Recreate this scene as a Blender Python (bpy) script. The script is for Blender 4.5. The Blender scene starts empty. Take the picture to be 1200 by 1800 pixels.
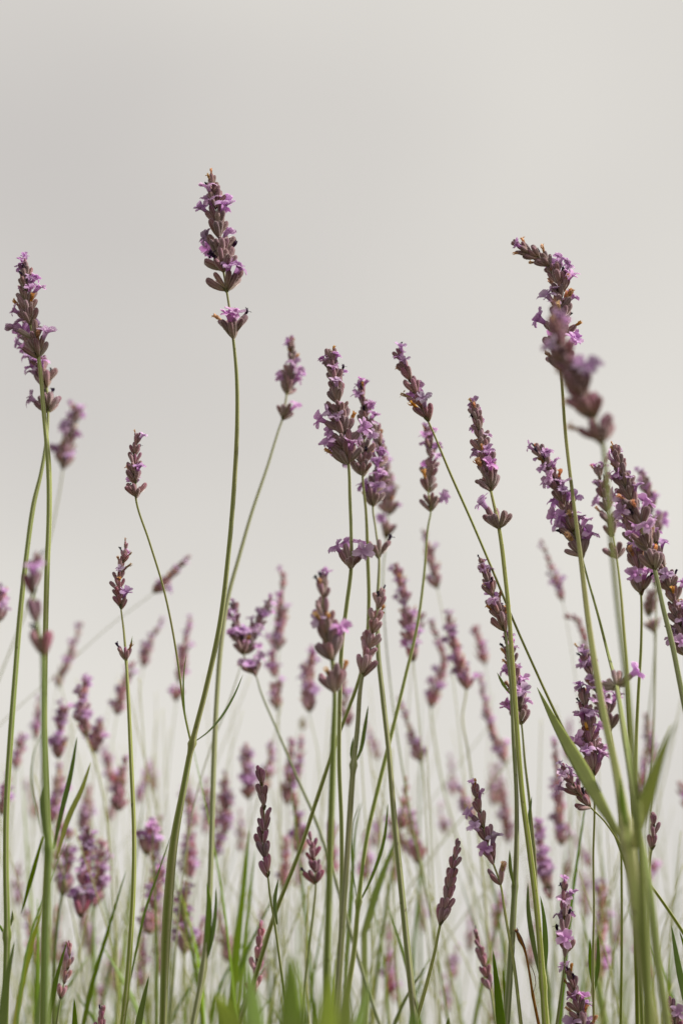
import bpy, math, random
from mathutils import Vector, Matrix, Quaternion

# ------------------------------------------------------------------ camera, sky, sun, exposure
scene = bpy.context.scene
C = scene.collection
rng = random.Random(7)

CAM_Z, PITCH, LENS, SENS_H, D0 = 0.30, math.radians(20.6), 50.0, 36.0, 0.625
cam_data = bpy.data.cameras.new('camera')
cam = bpy.data.objects.new('camera', cam_data)
C.objects.link(cam)
cam.location = (0, 0, CAM_Z)
cam.rotation_euler = (math.pi / 2 + PITCH, 0, 0)
cam_data.sensor_fit = 'VERTICAL'
cam_data.sensor_height = SENS_H
cam_data.sensor_width = 24.0
cam_data.lens = LENS
cam_data.clip_start = 0.01
cam_data.clip_end = 3000
cam_data.dof.use_dof = True
cam_data.dof.focus_distance = D0
cam_data.dof.aperture_fstop = 6.8
cam_data.dof.aperture_blades = 9
scene.camera = cam

SUN_DIR = Vector((0.85, -0.10, 0.68)).normalized()      # towards the sun
world = bpy.data.worlds.new('World')
scene.world = world
world.use_nodes = True
wt = world.node_tree
wt.nodes.clear()
w_out = wt.nodes.new('ShaderNodeOutputWorld')
w_bg = wt.nodes.new('ShaderNodeBackground')
w_sky = wt.nodes.new('ShaderNodeTexSky')
w_sky.sky_type = 'NISHITA'
w_sky.sun_disc = False
w_sky.sun_elevation = math.asin(SUN_DIR.z)
w_sky.sun_rotation = math.atan2(SUN_DIR.x, SUN_DIR.y)
w_dim = wt.nodes.new('ShaderNodeVectorMath'); w_dim.operation = 'SCALE'
w_dim.inputs['Scale'].default_value = 0.06
w_tc = wt.nodes.new('ShaderNodeTexCoord')
w_map = wt.nodes.new('ShaderNodeMapping')
w_map.inputs['Location'].default_value = (0.71427, 3.37176, -0.10624)
w_map.inputs['Scale'].default_value = (1.0, 1.0, 1.5)
w_noise = wt.nodes.new('ShaderNodeTexNoise')
w_noise.inputs['Scale'].default_value = 1.6
w_noise.inputs['Detail'].default_value = 2.5
w_noise.inputs['Roughness'].default_value = 0.42
w_ramp = wt.nodes.new('ShaderNodeValToRGB')
w_ramp.color_ramp.elements[0].position = 0.20
w_ramp.color_ramp.elements[0].color = (0.583, 0.556, 0.536, 1)
w_ramp.color_ramp.elements[1].position = 0.65
w_ramp.color_ramp.elements[1].color = (0.815, 0.788, 0.732, 1)
w_mix = wt.nodes.new('ShaderNodeMix'); w_mix.data_type = 'RGBA'
w_mix.inputs['Factor'].default_value = 0.95            # closed cloud cover over the blue
L = wt.links.new
L(w_tc.outputs['Generated'], w_map.inputs['Vector'])
L(w_map.outputs['Vector'], w_noise.inputs['Vector'])
L(w_noise.outputs['Fac'], w_ramp.inputs['Fac'])
L(w_sky.outputs['Color'], w_dim.inputs[0])
L(w_dim.outputs['Vector'], w_mix.inputs['A'])
L(w_ramp.outputs['Color'], w_mix.inputs['B'])
L(w_mix.outputs['Result'], w_bg.inputs['Color'])
L(w_bg.outputs['Background'], w_out.inputs['Surface'])
w_bg.inputs['Strength'].default_value = 1.0

sun_data = bpy.data.lights.new('sun', 'SUN')
sun_data.energy = 5.0
sun_data.angle = math.radians(3)
sun_data.color = (1.0, 0.95, 0.87)
sun = bpy.data.objects.new('sun', sun_data)
C.objects.link(sun)
sun.rotation_euler = SUN_DIR.to_track_quat('Z', 'Y').to_euler()

scene.view_settings.view_transform = 'Standard'
scene.view_settings.look = 'None'
scene.view_settings.exposure = 0.0
scene.view_settings.gamma = 1.0
scene.view_settings.use_curve_mapping = False
scene.render.engine = 'CYCLES'
scene.cycles.use_denoising = True
scene.cycles.max_bounces = 8
scene.cycles.transparent_max_bounces = 8

# ------------------------------------------------------------------ photo position + distance -> place
PXW = SENS_H / LENS / 1800.0
cR = Vector((1, 0, 0))
cU = Vector((0, -math.sin(PITCH), math.cos(PITCH)))
cF = Vector((0, math.cos(PITCH), math.sin(PITCH)))
CAM = Vector((0, 0, CAM_Z))

def place(x, y, d):
    """a point seen at (x, y) of the 1200 x 1800 photo, d times the focus distance away"""
    z = d * D0
    return CAM + cF * z + cR * ((x - 600) * PXW * z) + cU * ((900 - y) * PXW * z)

def px2m(p, d):
    return p * PXW * d * D0

# ------------------------------------------------------------------ materials
def new_mat(name):
    m = bpy.data.materials.new(name)
    m.use_nodes = True
    nt = m.node_tree
    nt.nodes.clear()
    out = nt.nodes.new('ShaderNodeOutputMaterial')
    return m, nt, out

def node(nt, t, **kw):
    n = nt.nodes.new(t)
    for k, v in kw.items():
        setattr(n, k, v)
    return n

def math_node(nt, op, a, b=None):
    n = node(nt, 'ShaderNodeMath', operation=op)
    for i, v in enumerate((a, b)):
        if v is None: continue
        if isinstance(v, (int, float)): n.inputs[i].default_value = v
        else: nt.links.new(v, n.inputs[i])
    return n.outputs[0]

def mixc(nt, fac, a, b, blend='MIX'):
    n = node(nt, 'ShaderNodeMix', data_type='RGBA', blend_type=blend)
    for key, v in (('Factor', fac), ('A', a), ('B', b)):
        s = n.inputs[key]
        if isinstance(v, (int, float)): s.default_value = v
        elif isinstance(v, tuple): s.default_value = (*v, 1)
        else: nt.links.new(v, s)
    return n.outputs['Result']

def ramp(nt, fac, stops):
    r = node(nt, 'ShaderNodeValToRGB')
    e = r.color_ramp.elements
    while len(e) > 1: e.remove(e[-1])
    e[0].position = stops[0][0]; e[0].color = (*stops[0][1], 1)
    for p, c in stops[1:]:
        k = e.new(p); k.color = (*c, 1)
    nt.links.new(fac, r.inputs['Fac'])
    return r.outputs['Color']

def plant_material(name, build, rough=0.75, sheen=0.0, sheen_tint=(1, 1, 1), trans=0.0, bump=0.0, bump_scale=900.0, spec=0.25):
    m, nt, out = new_mat(name)
    vc = node(nt, 'ShaderNodeVertexColor', layer_name='Col')
    sep = node(nt, 'ShaderNodeSeparateColor')
    nt.links.new(vc.outputs['Color'], sep.inputs['Color'])
    info = node(nt, 'ShaderNodeObjectInfo')
    tc = node(nt, 'ShaderNodeTexCoord')
    col = build(nt, sep.outputs['Red'], sep.outputs['Green'], sep.outputs['Blue'], info, tc)
    p = node(nt, 'ShaderNodeBsdfPrincipled')
    nt.links.new(col, p.inputs['Base Color'])
    p.inputs['Roughness'].default_value = rough
    p.inputs['Specular IOR Level'].default_value = spec
    p.inputs['Sheen Weight'].default_value = sheen
    p.inputs['Sheen Roughness'].default_value = 0.35
    p.inputs['Sheen Tint'].default_value = (*sheen_tint, 1)
    if bump:
        nz = node(nt, 'ShaderNodeTexNoise')
        nz.inputs['Scale'].default_value = bump_scale
        nz.inputs['Detail'].default_value = 2
        nt.links.new(tc.outputs['Object'], nz.inputs['Vector'])
        bp = node(nt, 'ShaderNodeBump')
        bp.inputs['Strength'].default_value = bump
        bp.inputs['Distance'].default_value = 0.0004
        nt.links.new(nz.outputs['Fac'], bp.inputs['Height'])
        nt.links.new(bp.outputs['Normal'], p.inputs['Normal'])
    if trans:
        t = node(nt, 'ShaderNodeBsdfTranslucent')
        nt.links.new(col, t.inputs['Color'])
        mx = node(nt, 'ShaderNodeMixShader')
        mx.inputs['Fac'].default_value = trans
        nt.links.new(p.outputs['BSDF'], mx.inputs[1])
        nt.links.new(t.outputs['BSDF'], mx.inputs[2])
        nt.links.new(mx.outputs['Shader'], out.inputs['Surface'])
    else:
        nt.links.new(p.outputs['BSDF'], out.inputs['Surface'])
    return m

def vary(nt, col, rnd, lo, hi, hue=0.02):
    h = node(nt, 'ShaderNodeHueSaturation')
    v = math_node(nt, 'ADD', math_node(nt, 'MULTIPLY', rnd, hi - lo), lo)
    nt.links.new(v, h.inputs['Value'])
    fr = math_node(nt, 'FRACT', math_node(nt, 'MULTIPLY', rnd, 7.31))
    nt.links.new(math_node(nt, 'ADD', math_node(nt, 'MULTIPLY', fr, 2 * hue), 0.5 - hue), h.inputs['Hue'])
    fr2 = math_node(nt, 'FRACT', math_node(nt, 'MULTIPLY', rnd, 13.7))
    nt.links.new(math_node(nt, 'ADD', math_node(nt, 'MULTIPLY', fr2, 0.5), 0.75), h.inputs['Saturation'])
    nt.links.new(col, h.inputs['Color'])
    return h.outputs['Color']

def rnd_of(nt, blue, info):
    return math_node(nt, 'FRACT', math_node(nt, 'ADD', blue, info.outputs['Random']))

# Col: red = rib, green = along (0 base .. 1 tip), blue = random
def b_calyx(nt, r, g, b, info, tc):
    c = ramp(nt, g, [(0.0, (0.260, 0.260, 0.100)), (0.22, (0.360, 0.285, 0.190)), (0.50, (0.345, 0.215, 0.212)),
                     (0.85, (0.280, 0.145, 0.188)), (1.0, (0.200, 0.100, 0.130))])
    c = mixc(nt, math_node(nt, 'MULTIPLY', r, 0.65), mixc(nt, 1.0, c, (0.85, 0.80, 0.84), 'MULTIPLY'), (0.60, 0.45, 0.43))
    c = mixc(nt, 1.0, c, info.outputs['Color'], 'MULTIPLY')
    return vary(nt, c, rnd_of(nt, b, info), 0.75, 1.30, 0.03)

def b_corolla(nt, r, g, b, info, tc):
    c = ramp(nt, g, [(0.0, (0.44, 0.17, 0.44)), (0.4, (0.66, 0.40, 0.68)), (1.0, (0.86, 0.66, 0.88))])
    return vary(nt, c, rnd_of(nt, b, info), 0.80, 1.15, 0.02)

def b_withered(nt, r, g, b, info, tc):
    c = ramp(nt, g, [(0.0, (0.42, 0.20, 0.08)), (1.0, (0.78, 0.47, 0.24))])
    return vary(nt, c, rnd_of(nt, b, info), 0.7, 1.25, 0.02)

def b_shrivel(nt, r, g, b, info, tc):
    c = ramp(nt, g, [(0.0, (0.06, 0.025, 0.06)), (1.0, (0.028, 0.015, 0.045))])
    return vary(nt, c, rnd_of(nt, b, info), 0.7, 1.3, 0.03)

def b_bract(nt, r, g, b, info, tc):
    c = ramp(nt, g, [(0.0, (0.13, 0.135, 0.045)), (0.6, (0.15, 0.11, 0.06)), (1.0, (0.10, 0.055, 0.05))])
    return vary(nt, c, rnd_of(nt, b, info), 0.75, 1.25, 0.03)

def b_stem(nt, r, g, b, info, tc):
    c = ramp(nt, g, [(0.0, (0.470, 0.440, 0.250)), (0.35, (0.420, 0.415, 0.200)), (0.7, (0.320, 0.360, 0.110)), (1.0, (0.245, 0.300, 0.062))])
    nz = node(nt, 'ShaderNodeTexNoise')
    nz.inputs['Scale'].default_value = 160.0
    nz.inputs['Detail'].default_value = 4
    nt.links.new(tc.outputs['Object'], nz.inputs['Vector'])
    c = mixc(nt, math_node(nt, 'MULTIPLY', r, 0.70), mixc(nt, 1.0, c, (0.60, 0.68, 0.44), 'MULTIPLY'), (0.62, 0.60, 0.38))
    c = mixc(nt, math_node(nt, 'MULTIPLY', nz.outputs['Fac'], 0.25), c, (0.13, 0.16, 0.04))
    sc_ = node(nt, 'ShaderNodeTexNoise')
    sc_.inputs['Scale'].default_value = 420.0
    sc_.inputs['Detail'].default_value = 3
    nt.links.new(tc.outputs['Object'], sc_.inputs['Vector'])
    c = mixc(nt, ramp(nt, sc_.outputs['Fac'], [(0.66, (0, 0, 0)), (0.74, (.7, .7, .7))]), c, (0.09, 0.07, 0.03))
    big = node(nt, 'ShaderNodeTexNoise')
    big.inputs['Scale'].default_value = 26.0
    nt.links.new(tc.outputs['Object'], big.inputs['Vector'])
    c = mixc(nt, ramp(nt, big.outputs['Fac'], [(0.45, (0, 0, 0)), (0.75, (.35, .35, .35))]), c, (0.30, 0.24, 0.11))
    c = mixc(nt, 1.0, c, info.outputs['Color'], 'MULTIPLY')
    return vary(nt, c, info.outputs['Random'], 0.85, 1.15, 0.015)

def b_leaf(nt, r, g, b, info, tc):
    c = ramp(nt, g, [(0.0, (0.330, 0.400, 0.110)), (0.4, (0.270, 0.380, 0.060)), (1.0, (0.250, 0.355, 0.050))])
    nz = node(nt, 'ShaderNodeTexNoise')
    nz.inputs['Scale'].default_value = 120.0
    nz.inputs['Detail'].default_value = 5
    nt.links.new(tc.outputs['Object'], nz.inputs['Vector'])
    c = mixc(nt, math_node(nt, 'MULTIPLY', nz.outputs['Fac'], 0.5), c, (0.17, 0.26, 0.05))
    c = mixc(nt, math_node(nt, 'MULTIPLY', r, 0.40), c, (0.26, 0.32, 0.12))
    c = mixc(nt, 1.0, c, info.outputs['Color'], 'MULTIPLY')
    return vary(nt, c, rnd_of(nt, b, info), 0.8, 1.2, 0.015)

M_CALYX = plant_material('calyx_velvet', b_calyx, rough=0.8, sheen=1.0, sheen_tint=(1.0, 0.88, 0.88), trans=0.12, spec=0.15)
M_COROLLA = plant_material('lilac_petal', b_corolla, rough=0.6, sheen=0.15, trans=0.50, spec=0.2)
M_WITHER = plant_material('withered_petal', b_withered, rough=0.85, trans=0.25, spec=0.1)
M_SHRIVEL = plant_material('shrivelled_petal', b_shrivel, rough=0.7, spec=0.2)
M_BRACT = plant_material('papery_bract', b_bract, rough=0.8, sheen=0.2, trans=0.15, spec=0.15)
M_FUZZ = plant_material('pale_hairs', lambda nt, r, g, b, info, tc: mixc(nt, g, (0.45, 0.33, 0.33), (0.80, 0.70, 0.68)), rough=0.6, trans=0.5)
M_STEM = plant_material('stalk_green', b_stem, rough=0.65, sheen=0.30, sheen_tint=(1.0, 0.98, 0.82), bump=0.25, bump_scale=1400)
M_LEAF = plant_material('leaf_green', b_leaf, rough=0.6, sheen=0.05, trans=0.42, bump=0.3, bump_scale=900)
M_STRAW = plant_material('dry_brown_stalk', lambda nt, r, g, b, info, tc: vary(nt, ramp(nt, g, [(0.0, (0.10, 0.06, 0.045)), (0.3, (0.25, 0.14, 0.09)), (1.0, (0.30, 0.19, 0.11))]), info.outputs['Random'], .85, 1.1), rough=0.8)

def b_ground():
    m, nt, out = new_mat('soil_and_grass')
    tc = node(nt, 'ShaderNodeTexCoord')
    n1 = node(nt, 'ShaderNodeTexNoise'); n1.inputs['Scale'].default_value = 0.9; n1.inputs['Detail'].default_value = 8
    n2 = node(nt, 'ShaderNodeTexNoise'); n2.inputs['Scale'].default_value = 40; n2.inputs['Detail'].default_value = 6
    nt.links.new(tc.outputs['Object'], n1.inputs['Vector']); nt.links.new(tc.outputs['Object'], n2.inputs['Vector'])
    c = mixc(nt, ramp(nt, n1.outputs['Fac'], [(0.42, (0, 0, 0)), (0.58, (1, 1, 1))]), (0.11, 0.085, 0.06), (0.085, 0.12, 0.04))
    c = mixc(nt, math_node(nt, 'MULTIPLY', n2.outputs['Fac'], 0.5), c, (0.05, 0.055, 0.025))
    p = node(nt, 'ShaderNodeBsdfPrincipled'); p.inputs['Roughness'].default_value = 0.95
    bp = node(nt, 'ShaderNodeBump'); bp.inputs['Distance'].default_value = 0.01
    nt.links.new(n2.outputs['Fac'], bp.inputs['Height']); nt.links.new(bp.outputs['Normal'], p.inputs['Normal'])
    nt.links.new(c, p.inputs['Base Color']); nt.links.new(p.outputs['BSDF'], out.inputs['Surface'])
    return m
M_GROUND = b_ground()

# ------------------------------------------------------------------ mesh helpers
class MB:
    def __init__(self):
        self.v, self.f, self.c, self.mi = [], [], [], []
    def add(self, verts, faces, cols, mi=0):
        o = len(self.v)
        self.v += [tuple(v) for v in verts]; self.c += cols
        self.f += [tuple(i + o for i in f) for f in faces]; self.mi += [mi] * len(faces)
    def mesh(self, name, mats):
        me = bpy.data.meshes.new(name)
        me.from_pydata(self.v, [], self.f)
        ca = me.color_attributes.new('Col', 'FLOAT_COLOR', 'POINT')
        flat = []
        for c in self.c: flat += [c[0], c[1], c[2], 1.0]
        ca.data.foreach_set('color', flat)
        for m in mats: me.materials.append(m)
        me.polygons.foreach_set('material_index', self.mi)
        me.polygons.foreach_set('use_smooth', [True] * len(self.f))
        me.update()
        return me

def link(name, data, parent=None, loc=(0, 0, 0), quat=None, scale=None, color=None):
    o = bpy.data.objects.new(name, data)
    C.objects.link(o)
    if parent: o.parent = parent
    o.location = loc
    if quat is not None:
        o.rotation_mode = 'QUATERNION'; o.rotation_quaternion = quat
    if scale is not None:
        o.scale = (scale, scale, scale) if isinstance(scale, (int, float)) else scale
    if color: o.color = (*color, 1)
    return o

def lathe_bud(mb, sides, prof, R, bend, mat=Matrix(), rnd=0.0, mi=0, ribs=True):
    """bud of unit length on +Z, slightly bent, with raised pale ribs"""
    vs, cs, fs = [], [], []
    for z, r in prof:
        for k in range(sides):
            a = 2 * math.pi * k / sides
            rib = 1.0 if (ribs and k % 2 == 0) else 0.0
            rr = R * r * (1.07 if rib else 0.93)
            vs.append(mat @ Vector((math.cos(a) * rr + bend * z * z, math.sin(a) * rr * 0.92, z)))
            cs.append((rib * (1 - abs(z - .5)), min(1, max(0, z)), rnd))
    n = len(prof)
    for i in range(n - 1):
        for k in range(sides):
            k2 = (k + 1) % sides
            fs.append((i * sides + k, i * sides + k2, (i + 1) * sides + k2, (i + 1) * sides + k))
    z = prof[-1][0] + 0.02
    vs.append(mat @ Vector((bend * z * z, 0, z))); cs.append((0, 1, rnd))
    for k in range(sides): fs.append(((n - 1) * sides + k, (n - 1) * sides + (k + 1) % sides, n * sides))
    mb.add(vs, fs, cs, mi)

PROF = [(0.0, .30), (.10, .48), (.28, .76), (.52, .98), (.74, 1.04), (.90, .86), (.98, .50)]
def add_fuzz(mb, R, bend, rr, n, mi):
    """short pale hairs over a bud, one sliver each"""
    for q in range(n):
        z = rr.uniform(.08, 1.0)
        k = 0
        while k < len(PROF) - 2 and PROF[k + 1][0] < z: k += 1
        (z0, r0), (z1, r1) = PROF[k], PROF[k + 1]
        rad = R * (r0 + (r1 - r0) * min(1, (z - z0) / (z1 - z0)))
        a = rr.uniform(0, 6.283)
        ln = rr.uniform(.035, .085)
        ox = bend * z * z
        c, s_ = math.cos(a), math.sin(a)
        p = Vector((c * rad + ox, s_ * rad * .92, z))
        tip = p + Vector((c, s_, rr.uniform(.1, .9))).normalized() * ln
        side = Vector((-s_, c, 0)) * .007
        mb.add([p - side, p + side, tip], [(0, 1, 2)], [(0, 0, 0), (0, 0, 0), (0, 1, 0)], mi)

PROF_LO = [(0.0, .32), (.25, .9), (.6, 1.02), (.88, .82), (.98, .4)]

def lobe(mb, mat, length, half, curl, rr, rnd, mi=0):
    """one petal lobe: a 4 x 5 sheet, cupped and wavy, with a thin second skin"""
    nu, nv = 4, 5
    for side in (0, 1):
        vs, cs, fs = [], [], []
        ph = rr.uniform(0, 6)
        for j in range(nv):
            t = j / (nv - 1)
            w = half * (0.55 + 1.1 * t - 0.95 * t ** 3)
            for i in range(nu):
                u = i / (nu - 1) * 2 - 1
                x = u * w
                ang = curl * t
                y = length * math.sin(ang) / max(curl, .01)
                z = length * (1 - math.cos(ang)) / max(curl, .01)
                yy, zz = length * t * math.cos(ang * .5), length * t * math.sin(ang * .5)
                zz += 0.05 * math.sin(ph + 4 * u + 5 * t) * t + 0.06 * u * u * (1 - t)
                zz -= side * 0.012
                vs.append(mat @ Vector((x, yy, zz)))
                cs.append((0, 0.35 + 0.65 * t, rnd))
        for j in range(nv - 1):
            for i in range(nu - 1):
                f = (j * nu + i, j * nu + i + 1, (j + 1) * nu + i + 1, (j + 1) * nu + i)
                fs.append(f if side == 0 else f[::-1])
        mb.add(vs, fs, cs, mi)

def add_flower(mb, mat, rr, rnd, mi=0, lo=False):
    """two-lipped flower; z = 0 sits at the mouth of its calyx"""
    sides = 6
    prof = [(-.16, .10), (.05, .105), (.20, .125), (.32, .17)]
    vs, cs, fs = [], [], []
    for z, r in prof:
        for k in range(sides):
            a = 2 * math.pi * k / sides
            vs.append(mat @ Vector((math.cos(a) * r, math.sin(a) * r, z))); cs.append((0, 0.25 + z * 0.4, rnd))
    for i in range(len(prof) - 1):
        for k in range(sides):
            fs.append((i * sides + k, i * sides + (k + 1) % sides, (i + 1) * sides + (k + 1) % sides, (i + 1) * sides + k))
    mb.add(vs, fs, cs, mi)
    for a, ln, hw, up in ((62, .34, .21, .95), (118, .34, .21, .95), (195, .28, .15, .35), (270, .32, .17, .15), (345, .28, .15, .35)):
        a = math.radians(a + rr.uniform(-14, 14))
        el = up + rr.uniform(-.25, .35)
        rot = Matrix.Rotation(a - math.pi / 2, 4, 'Z') @ Matrix.Translation((0, .12, .30)) @ Matrix.Rotation(el, 4, 'X') @ Matrix.Rotation(rr.uniform(-.4, .4), 4, 'Y')
        lobe(mb, mat @ rot, ln * rr.uniform(.8, 1.2), hw * rr.uniform(.8, 1.15), rr.uniform(-1.5, .3), rr, rnd, mi)

def add_crumple(mb, mat, rr, rnd, size, n, mi=0):
    """a few curled scraps of a dried flower on a short neck"""
    vs, cs, fs = [], [], []
    for z, r in ((-.12, .07), (.10, .06), (size * .6, .085)):
        for k in range(5):
            a = 2 * math.pi * k / 5
            vs.append(mat @ Vector((math.cos(a) * r, math.sin(a) * r, z))); cs.append((0, .3, rnd))
    for i in range(2):
        for k in range(5): fs.append((i * 5 + k, i * 5 + (k + 1) % 5, i * 5 + 5 + (k + 1) % 5, i * 5 + 5 + k))
    mb.add(vs, fs, cs, mi)
    for q in range(n):
        rot = Matrix.Translation((0, 0, size * .55)) @ Matrix.Rotation(rr.uniform(0, 6.28), 4, 'Z') @ Matrix.Rotation(rr.uniform(.1, 1.3), 4, 'X')
        vs, cs, fs = [], [], []
        cur = rr.uniform(1.5, 3.2)
        for j in range(4):
            t = j / 3
            for i in range(3):
                u = i - 1
                vs.append(mat @ rot @ Vector((u * .07 * (1 - .4 * t) + rr.uniform(-.02, .02), size * math.sin(cur * t) / cur * 1.4, size * (1 - math.cos(cur * t)) / cur * 1.4 + .05 * abs(u))))
                cs.append((0, .4 + .6 * t, rnd))
        for j in range(3):
            for i in range(2): fs.append((j * 3 + i, j * 3 + i + 1, j * 3 + i + 4, j * 3 + i + 3))
        mb.add(vs, fs, cs, mi)

def add_bract(mb, mat, rr, rnd, mi=0):
    """pointed papery bract hugging the node, unit = bud length"""
    nu, nv = 5, 5
    for side in (0, 1):
        vs, cs, fs = [], [], []
        for j in range(nv):
            t = j / (nv - 1)
            w = .30 * math.sin(math.pi * min(1, .12 + .88 * t)) ** .8 * (1 - .25 * t) + .02 * (1 - t)
            rad = .10 + .22 * t + side * .012
            for i in range(nu):
                u = i / (nu - 1) * 2 - 1
                a = u * w / max(.12, rad) * .75
                vs.append(mat @ Vector((math.cos(a) * rad, math.sin(a) * rad, -.04 + .52 * t + .03 * u * u)))
                cs.append((0, t, rnd))
        for j in range(nv - 1):
            for i in range(nu - 1):
                f = (j * nu + i, j * nu + i + 1, (j + 1) * nu + i + 1, (j + 1) * nu + i)
                fs.append(f if side else f[::-1])
        mb.add(vs, fs, cs, mi)

# shared pieces ------------------------------------------------------
BUDS, FLOWERS, WITHERS, SHRIVELS, BRACTS = [], [], [], [], []
for k in range(8):
    mb = MB(); rad_, bend_ = rng.uniform(.140, .172), rng.uniform(-.16, .03)
    lathe_bud(mb, 12, PROF, rad_, bend_); add_fuzz(mb, rad_, bend_, rng, 150, 1); BUDS.append(mb.mesh('bud', [M_CALYX, M_FUZZ]))
for k in range(10):
    mb = MB(); add_flower(mb, Matrix(), rng, 0.0); FLOWERS.append(mb.mesh('flower', [M_COROLLA]))
for k in range(6):
    mb = MB(); add_crumple(mb, Matrix(), rng, 0.0, .22, 4); WITHERS.append(mb.mesh('withered_flower', [M_WITHER]))
for k in range(5):
    mb = MB(); add_crumple(mb, Matrix(), rng, 0.0, .24, 5); SHRIVELS.append(mb.mesh('shrivelled_flower', [M_SHRIVEL]))
for k in range(4):
    mb = MB(); add_bract(mb, Matrix(), rng, 0.0); BRACTS.append(mb.mesh('bract', [M_BRACT]))

def whorl_layout(rr, n, tilt, spread=1.0):
    """bud directions (azimuth, tilt, size) of one whorl: two opposite fans"""
    out = []
    a0 = rr.uniform(0, math.pi)
    for i in range(n):
        side = i % 2
        m = (n + 1) // 2 if side == 0 else n // 2
        j = i // 2
        f = ((j + .5) / max(1, m) - .5) * 2
        az = a0 + side * math.pi + f * 1.35 + rr.uniform(-.18, .18)
        tl = tilt * rr.uniform(.5, 1.3) * spread
        out.append((az, tl, rr.uniform(.82, 1.10)))
    return a0, out

def bud_matrix(az, tl, neck=.05):
    return Matrix.Rotation(az, 4, 'Z') @ Matrix.Translation((neck, 0, 0)) @ Matrix.Rotation(tl, 4, 'Y')

FAR_WHORLS = {}
def far_whorl(rr, n, tilt, f):
    """blurred whorls are small in view: one mesh each, a few variants shared"""
    key = (n, round(tilt * 5), round(f * 4), rr.randrange(3))
    if key not in FAR_WHORLS:
        q = random.Random(str(key))
        mb = MB()
        a0, lay = whorl_layout(q, n, tilt)
        for s in (0, 1): add_bract(mb, Matrix.Rotation(a0 + s * math.pi, 4, 'Z'), q, q.random(), 2)
        for az, tl, sz in lay:
            m = Matrix.Translation((0, 0, q.uniform(-.08, .25))) @ bud_matrix(az, tl) @ Matrix.Scale(sz, 4)
            rn = q.random()
            lathe_bud(mb, 8, PROF_LO, .160, -.07, m, rn, 0)
            x = q.random()
            if x < f: add_flower(mb, m @ Matrix.Translation((-.07, 0, .93)), q, rn, 1)
            elif x < f + .12: add_crumple(mb, m @ Matrix.Translation((-.07, 0, .93)), q, rn, .22, 4, 3)
        FAR_WHORLS[key] = mb.mesh('whorl', [M_CALYX, M_COROLLA, M_BRACT, M_WITHER])
    return FAR_WHORLS[key]

# ------------------------------------------------------------------ swept stalks and leaves
def catmull(pts, step=10.0):
    """pts: tuples (x, y, w, d); smooth curve through them sampled about every step px"""
    P = [pts[0]] + list(pts) + [pts[-1]]
    out = []
    for i in range(1, len(P) - 2):
        p0, p1, p2, p3 = P[i - 1], P[i], P[i + 1], P[i + 2]
        n = max(2, int(math.hypot(p2[0] - p1[0], p2[1] - p1[1]) / step))
        for k in range(n):
            t = k / n
            # Catmull-Rom with tangents limited by the shorter neighbour
            l1 = math.hypot(p1[0] - p0[0], p1[1] - p0[1]) or 1e-6
            l2 = math.hypot(p2[0] - p1[0], p2[1] - p1[1]) or 1e-6
            l3 = math.hypot(p3[0] - p2[0], p3[1] - p2[1]) or 1e-6
            q = []
            for a, b, c, d in zip(p0, p1, p2, p3):
                m1 = ((b - a) / l1 * (l2 if l1 > 1e-3 else 0) + (c - b)) * .5 if l1 > 1e-3 else (c - b)
                m2 = ((c - b) + (d - c) / l3 * l2) * .5 if l3 > 1e-3 else (c - b)
                t2, t3 = t * t, t * t * t
                q.append((2 * t3 - 3 * t2 + 1) * b + (t3 - 2 * t2 + t) * m1 + (-2 * t3 + 3 * t2) * c + (t3 - t2) * m2)
            out.append(tuple(q))
    out.append(tuple(pts[-1]))
    return out

SQUARE = []
for k in range(16):
    a = 2 * math.pi * k / 16
    r = 1 + .14 * math.cos(4 * a) + (.05 if k % 4 == 0 else 0)
    SQUARE.append((math.cos(a) * r, math.sin(a) * r, 1.0 if k % 4 == 0 else (0.25 if k % 2 else 0.0)))
SQUARE8 = [(math.cos(2 * math.pi * k / 8) * (1.1 if k % 2 == 0 else .95), math.sin(2 * math.pi * k / 8) * (1.1 if k % 2 == 0 else .95), 1.0 if k % 2 == 0 else 0.0) for k in range(8)]
BLADE = [(-1, .10, .3), (-.55, .03, 0), (-.12, -.03, 0), (0, -.09, 1), (.12, -.03, 0), (.55, .03, 0), (1, .10, .3), (.6, .16, 0), (0, .07, .6), (-.6, .16, 0)]

def sweep(mb, pos, half, section, turn=0.0, thick=1.0, alongs=None, mi=0, rnd=0.0):
    n, m = len(pos), len(section)
    vs, cs, fs = [], [], []
    for i in range(n):
        T = (pos[min(i + 1, n - 1)] - pos[max(i - 1, 0)]).normalized()
        N = (CAM + Vector((0, -0.4, 0.0)) - pos[i])
        N = (N - T * N.dot(T)).normalized()
        B = T.cross(N)
        ct, st = math.cos(turn), math.sin(turn)
        X, Y = B * ct + N * st, N * ct - B * st
        g = alongs[i] if alongs else i / (n - 1)
        for sx, sy, rib in section:
            vs.append(pos[i] + X * (sx * half[i]) + Y * (sy * half[i] * thick))
            cs.append((rib, g, rnd))
    for i in range(n - 1):
        for k in range(m):
            fs.append((i * m + k, i * m + (k + 1) % m, (i + 1) * m + (k + 1) % m, (i + 1) * m + k))
    for i, rev in ((0, True), (n - 1, False)):
        f = tuple(range(i * m, (i + 1) * m)); fs.append(f[::-1] if rev else f)
    mb.add(vs, fs, cs, mi)

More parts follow.
